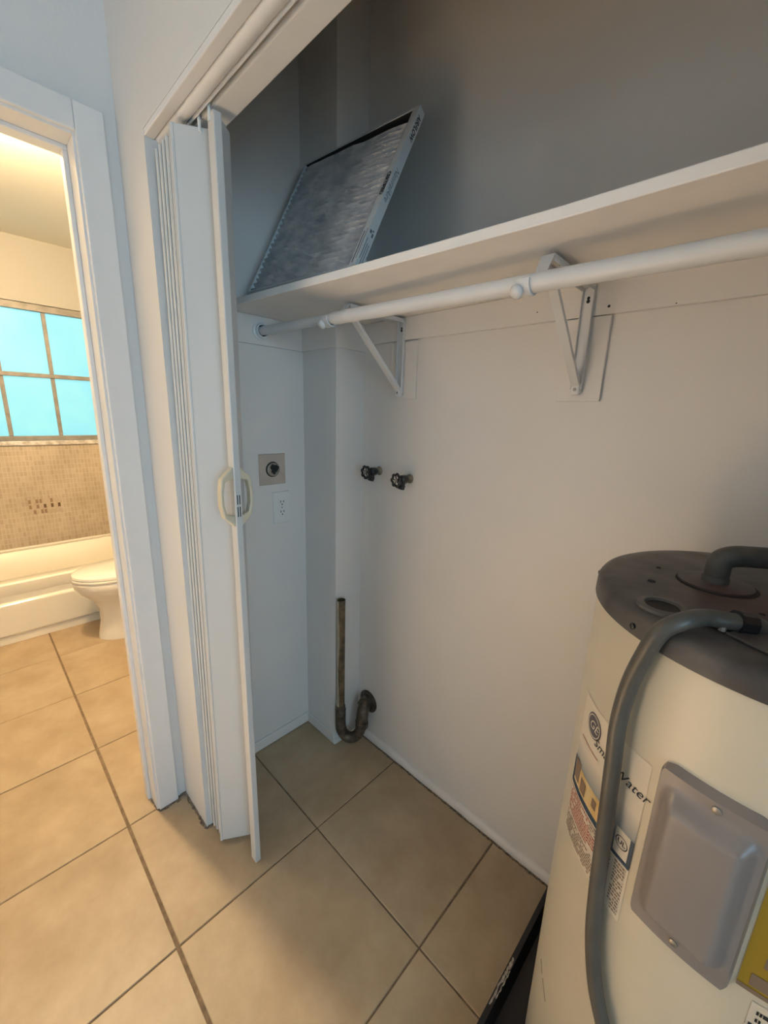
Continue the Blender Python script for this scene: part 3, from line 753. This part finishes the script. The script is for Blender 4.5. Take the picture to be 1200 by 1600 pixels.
# ================================================================== STAND PIPE AND TRAP
px_, py_ = -.2165, .742
sp = thing('drain_standpipe', (px_, py_, .06), 'brown metal drain standpipe with curved trap at the chase corner', 'drain pipe')
B().lathe([(.0168, .20), (.0168, .690), (.0148, .690), (.0148, .55), (.0148, .20)], (px_, py_, 0), (0, 0, 1), 28, cap0=False, cap1=False).build('riser', 'brass', sp, smooth=True)
B().lathe([(.0146, .655), (.0146, .656)], (px_, py_, 0), (0, 0, 1), 20).build('dark_bore', 'black', sp)
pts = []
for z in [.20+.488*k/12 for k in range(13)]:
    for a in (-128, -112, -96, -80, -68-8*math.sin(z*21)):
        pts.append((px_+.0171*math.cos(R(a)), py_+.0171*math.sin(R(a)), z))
B().grid(pts, 5, 13).build('paint_streak', 'streak', sp, smooth=True, fix=False)  # paler strip down one side of the riser
B().lathe([(.0182, .185), (.0205, .188), (.0205, .205), (.0182, .210)], (px_, py_, 0), (0, 0, 1), 12).build('slip_nut', 'trapm', sp)
path = [(px_, py_, .19), (px_, py_, .135)]
ca = Vector((px_, py_, 0)); cb = Vector((-.150, .800, 0)); mid = (ca+cb)/2; rad = (cb-ca).length/2; dd = (cb-ca).normalized()
for k in range(1, 13):
    a = math.pi-math.pi*k/12; p = mid+dd*math.cos(a)*rad; path.append((p.x, p.y, .118-math.sin(a)*.068))
path += [(cb.x+.002, cb.y+.002, .150)]
B().tube(path, .0225, 18).build('trap_bend', 'trapm', sp, smooth=True)
el = [Vector((cb.x+.002, cb.y+.002, .145))]+bez((cb.x+.003, cb.y+.003, .150), (cb.x, cb.y+.008, .215), (-.180, YB-.002, .190), 10)
B().tube(el, .0250, 18).build('wall_elbow', 'trapm', sp, smooth=True)
B().lathe([(.0265, .108), (.0280, .112), (.0280, .134), (.0260, .139)], (cb.x+.002, cb.y+.002, 0), (0, 0, 1), 10).build('slip_nut', 'trapm', sp)
B().lathe([(.0290, -.010), (.0290, .012)], (-.163, .832, .196), (-.35, .9, -.1), 8).build('slip_nut', 'trapm', sp)
B().lathe([(.050, .0008), (.050, .003), (.038, .009), (.026, .014)], (-.176, YB, .182), (0, -1, 0), 32).build('escutcheon', 'trapm', sp, smooth=True)

# ================================================================== WATER HEATER
HX, HY, HR = .968, .580, .2485
LZ = 1.160
wh = thing('water_heater', (HX, HY, 0), 'cream electric water heater with dark grey lid in the closet', 'water heater')
def cyl(thdeg, z, r): a = R(thdeg); return (HX+r*math.cos(a), HY+r*math.sin(a), z)
B().lathe([(.235, .030), (HR-.002, .034), (HR, .04)]+[(HR, .04+1.09*k/10) for k in range(1, 11)], (HX, HY, 0), (0, 0, 1), 120).build('tank_body', 'tank', wh, smooth=True)
for a in (210, 330, 90):
    c = Vector(cyl(a, 0, .19)); B().lathe([(.02, .004), (.02, .031)], c, (0, 0, 1), 12).build('foot', 'blackp', wh, smooth=True)
lid = B().lathe([(HR+.0005, 1.126), (HR+.0035, 1.126), (HR+.0035, 1.128), (HR+.0030, 1.148), (HR-.001, 1.155), (HR-.008, 1.1585), (HR-.03, LZ), (.12, LZ+.0006), (.004, LZ+.001)], (HX, HY, 0), (0, 0, 1), 120, cap0=False).build('lid', 'lid', wh, smooth=True)
for a in (-176, -129, -93):
    B().lathe([(.0042, 0), (.0042, .003), (.002, .0045)], cyl(a, 1.138, HR+.003), tuple(Vector(cyl(a, 0, 1))-Vector((HX, HY, 0))), 10).build('lid_screw', 'blackp', lid, smooth=True)
# element hole
B().lathe([(.031, 0), (.030, .004), (.022, .005), (.020, .0015)], (.832, .422, LZ), (0, 0, 1), 28).build('plug_rim', 'lid', lid, smooth=True)
B().lathe([(.0195, .0010), (.0195, .0022)], (.832, .422, LZ), (0, 0, 1), 24).build('plug_hole', 'black', lid)
# outlet collar, pipe
B().lathe([(.048, 0), (.048, .004), (.030, .006), (.022, .007)], (.872, .585, LZ), (0, 0, 1), 28).build('outlet_collar', 'lid', lid, smooth=True)
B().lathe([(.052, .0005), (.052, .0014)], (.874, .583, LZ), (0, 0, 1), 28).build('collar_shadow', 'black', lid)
pipe_dir = Vector((.82, .57, 0)).normalized()
p0 = Vector((.872, .578, LZ+.004)); pt = p0+Vector((0, 0, .030)); pe = Vector((.872, .578, 1.210))
path = [p0, pt]+bez(pt, pe, pe+pipe_dir*.035, 10)[1:]+[pe+pipe_dir*.12, pe+pipe_dir*.34]
pp = B().tube(path, .0162, 22).build('outlet_pipe', 'foam', wh, smooth=True); pp['label'] = 'dark grey foam-sleeved pipe elbow'
B().lathe([(.0175, 0), (.0175, .010), (.0165, .012)], p0, (0, 0, 1), 22).build('pipe_collar', 'foam', wh, smooth=True)
# junction cover and cable gland at the front of the lid
jp = [Vector((.900, .395)), Vector((.985, .345)), Vector((1.03, .42)), Vector((.945, .465))]
B().prism([(p.x, p.y) for p in jp], LZ+.0005, LZ+.004, 'z').build('junction_cover', 'lid', lid, bevel=.001)
B().box(.874, .912, .405, .440, LZ+.001, LZ+.006).build('gland_bracket', 'blackp', lid, bevel=.001)
B().box(.940, .978, .430, .450, LZ+.004, LZ+.007).build('vent_slot', 'black', lid)
for (x, y) in ((.908, .432), (.896, .398), (.934, .445)):
    B().lathe([(.0045, 0), (.0045, .006), (.002, .008)], (x, y, LZ+.003), (0, 0, 1), 8).build('screw_head', 'screw', lid)
for (x, y, r) in ((.80, .52, .006), (.795, .60, .004), (.93, .50, .004)):
    B().lathe([(r, .0004), (r*.8, .0016)], (x, y, LZ), (0, 0, 1), 9).build('rivet_dimple', 'black', lid)
# hose / conduit
hp = [(.934, .436, LZ+.001), (.926, .430, LZ+.009), (.914, .419, LZ+.012), (.898, .405, LZ+.014), (.879, .390, LZ+.016), (.863, .362, LZ+.016)]
for a, z, r in ((-118.3, 1.158, .262), (-120.8, 1.118, .266), (-123.2, 1.066, .267), (-124.0, 1.006, .268), (-123.0, .938, .268), (-121.9, .831, .266), (-120.7, .716, .264), (-118.8, .64, .264), (-114.9, .572, .264), (-109.5, .520, .264), (-102, .44, .265), (-97, .34, .267), (-95, .2, .27), (-95, .06, .275)):
    hp.append(cyl(a, z, r))
ho = B().tube(catmull(hp, 8), .0105, 18).build('power_conduit', 'hose', wh, smooth=True); ho['label'] = 'grey flexible conduit draped over the front'

B().tube([(.920, .4245, LZ+.011), (.906, .412, LZ+.0135)], .0142, 10).build('conduit_gland', 'blackp', wh)
# access cover: height field with rounded corners
def cover_patch(t0, t1, z0, z1, n=44):
    pts = []; tc_, zc_ = (t0+t1)/2, (z0+z1)/2; ht = R(t1-t0)/2*HR; hz = (z1-z0)/2; rc = .014
    def ss(a, b_, x): x = min(1, max(0, (x-a)/(b_-a))); return x*x*(3-2*x)
    for j in range(n):
        tz = -1+2*j/(n-1); zz = hz*tz
        ez = hz-abs(zz); w_ = ht
        if ez < rc: w_ = ht-rc+math.sqrt(max(0, rc*rc-(rc-ez)**2))
        for i in range(n):
            sx = -1+2*i/(n-1); xx = w_*sx
            de = min(w_-abs(xx), ez)
            h = .004+.009*ss(0, .005, de)
            bx, bz = abs(xx-.001)-.030, abs(zz-.002)-.082
            dd_ = -max(bx, bz) if max(bx, bz) < 0 or min(bx, bz) < 0 else -math.hypot(max(bx, 0), max(bz, 0))
            h += .019*ss(-.016, .004, dd_)
            if i in (0, n-1) or j in (0, n-1): h = -.001
            a = R(tc_)+xx/HR
            pts.append((HX+(HR+h)*math.cos(a), HY+(HR+h)*math.sin(a), zc_+zz))
    return B().grid(pts, n, n)
cov = cover_patch(-112.0, -87.2, .755, 1.000).build('access_cover', 'cover', wh, smooth=True); cov['label'] = 'grey plastic element access cover'
for a, z in ((-98.3, .985), (-99.6, .773)):
    B().lathe([(.0048, 0), (.0048, .002), (.003, .003)], cyl(a, z, HR+.0125), tuple(Vector(cyl(a, 0, 1))-Vector((HX, HY, 0))), 12).build('cover_screw', 'screw', cov, smooth=True)

def patch(t0, t1, z0, z1, dr, nu=None, skew=0.0):
    """paper patch wrapped round the tank; skew shifts theta per metre down."""
    nu = nu or max(2, int(abs(t1-t0)/2)+2); pts = []
    for z in (z0, z1):
        for i in range(nu):
            pts.append(cyl(t0+(t1-t0)*i/(nu-1)+skew*(z-.84), z, HR+dr))
    return B().grid(pts, nu, 2)
def patches(lst, dr):
    b = B()
    for t0, t1, z0, z1 in lst:
        q_ = patch(t0, t1, z0, z1, dr); b.add(q_.v, q_.f)
    return b
lab = patch(-149.0, -114.6, .700, .972, .0006).build('instruction_label', 'labelw', wh, smooth=True, fix=False); lab['label'] = 'printed cream and blue instruction label'
patch(-149.0, -114.6, .800, .892, .0009).build('blue_print', 'labelp', lab, smooth=True, fix=False)
patch(-146.5, -134.0, .8975, .8990, .0012).build('red_rule', 'redink', lab, fix=False)
onlab = lambda a0, z0, dr: (lambda x, y: cyl(a0+math.degrees(x/HR), z0+y, HR+dr))
text('product_name', 'SmartWater', .0205, onlab(-125.6, .921, .0013), 'ink', lab, shear=.4)
# round monogram badge
b = B(); c0 = (-139.3, .940)
def disc(r0, r1, dr, n=32):
    vs = []; fs = []
    for k in range(n):
        t = 2*math.pi*k/n
        vs += [cyl(c0[0]+math.degrees(r0*math.cos(t)/HR), c0[1]+r0*math.sin(t), HR+dr), cyl(c0[0]+math.degrees(r1*math.cos(t)/HR), c0[1]+r1*math.sin(t), HR+dr)]
    for k in range(n): fs.append((2*k, 2*k+1, (2*k+3) % (2*n), (2*k+2) % (2*n)))
    return B().add(vs, fs)
disc(.0002, .0205, .0012).build('badge', 'logo', lab, fix=False)
disc(.0165, .0180, .0016).build('badge_ring', 'labelw', lab, fix=False)
text('badge_monogram', 'GE', .021, onlab(c0[0], c0[1], .0017), 'labelw', lab, shear=.35)
# picture box, bold frame line, certification mark
patches([(-147.5, -122.0, .806, .843)], .0012).build('picture_box', 'orange', lab, fix=False)
patches([(-147.5, -143.0, .812, .850), (-141.5, -137.5, .809, .834), (-133.0, -130.5, .818, .834), (-128.5, -125.0, .812, .828)], .0016).build('picture_print', 'brownink', lab, fix=False)
patches([(-149.0, -114.6, .7965, .8010), (-149.0, -148.2, .801, .850), (-115.6, -114.6, .801, .845)], .0018).build('frame_line', 'navy', lab, fix=False)
patches([(-121.0, -115.8, .803, .845)], .0016).build('certification_box', 'labelw', lab, fix=False)
c0 = (-118.4, .826); disc(.0085, .0098, .0020).build('certification_ring', 'ink', lab, fix=False)
text('certification_mark', 'UL', .0105, onlab(c0[0], c0[1], .0020), 'ink', lab, bold=.0003)
# small print: rows of short dashes
def rows_of(t0, t1, z0, z1, n, fill=.85, seed=1):
    rnd = random.Random(seed); L = []
    for k in range(n):
        z = z1-(z1-z0)*(k+.5)/n; h = (z1-z0)/n*.52; t = t0
        while t < t1:
            wd = rnd.uniform(.35, 1.3); e = min(t1, t+wd)
            if rnd.random() < fill: L.append((t, e, z-h/2, z+h/2))
            t = e+.22
    return L
patches(rows_of(-148.0, -132, .745, .793, 9, .9, 3)+rows_of(-132, -121, .752, .775, 4, .9, 4), .0012).build('red_small_print', 'redink', lab, fix=False)
patches(rows_of(-132, -121, .777, .793, 3, .9, 9)+rows_of(-148.0, -121, .704, .742, 7, .9, 5)+rows_of(-119.5, -115.4, .706, .793, 15, .9, 6), .0012).build('small_print', 'brownink', lab, fix=False)
# yellow energy guide and rating print beyond the cover
yl = patch(-86.3, -58, .772, .960, .0008, skew=0).build('energy_guide', 'yellow', wh, smooth=True, fix=False); yl['label'] = 'yellow energy guide sticker'
patches([(-84.2, -70, .782, .800), (-82.6, -72, .815, .830), (-81.6, -72, .842, .850), (-86.3, -58, .772, .778)], .0014).build('energy_guide_print', 'brownink', yl, fix=False)
rp = patch(-82.5, -60, .68, .762, .0006).build('rating_label', 'labelw', wh, smooth=True, fix=False)
patches(rows_of(-82.0, -62, .69, .755, 6, .8, 8), .0012).build('rating_print', 'ink', rp, fix=False)
# scratches on the enamel
b = B()
for pts_ in ([(-150, .345), (-146, .335)], [(-144.5, .335), (-140.5, .322), (-139, .318)]):
    b.tube([cyl(a, z, HR+.0002) for a, z in pts_], .0007, 5)
b.build('scratch', 'brownink', wh)

# ---- black drain pan under the heater
pan = thing('drain_pan', (HX, .56, 0), 'black plastic drain pan under the water heater', 'drain pan')
X0, X1, Y0, Y1 = .653, 1.285, .262, .850
o1 = rrect(X0+.012, X1-.012, Y0+.012, Y1-.012, .02, .001); o2 = rrect(X0, X1, Y0, Y1, .025, .050); o3 = rrect(X0+.012, X1-.012, Y0+.012, Y1-.012, .02, .050); o4 = rrect(X0+.022, X1-.022, Y0+.022, Y1-.022, .02, .0045)
B().loft([o1, o2, o3, o4]).build('tray', 'pan', pan, smooth=True)
rnd = random.Random(5); b = B()
for (ya, yb_, xa, wd) in ((.470, .545, .6552, .006), (.545, .590, .6562, .007), (.490, .560, .6630, .003)):
    L = []; n = 10
    for k in range(n+1):
        L.append((xa+rnd.uniform(-.0008, .0012), ya+(yb_-ya)*k/n, .0506))
    Rr = [(p[0]+wd*rnd.uniform(.4, 1.1), p[1], .0506) for p in L][::-1]
    b.add(L+Rr, [(k, k+1, 2*n-k, 2*n+1-k) for k in range(n)])
b.build('white_scuff', 'scuff', pan, fix=False)
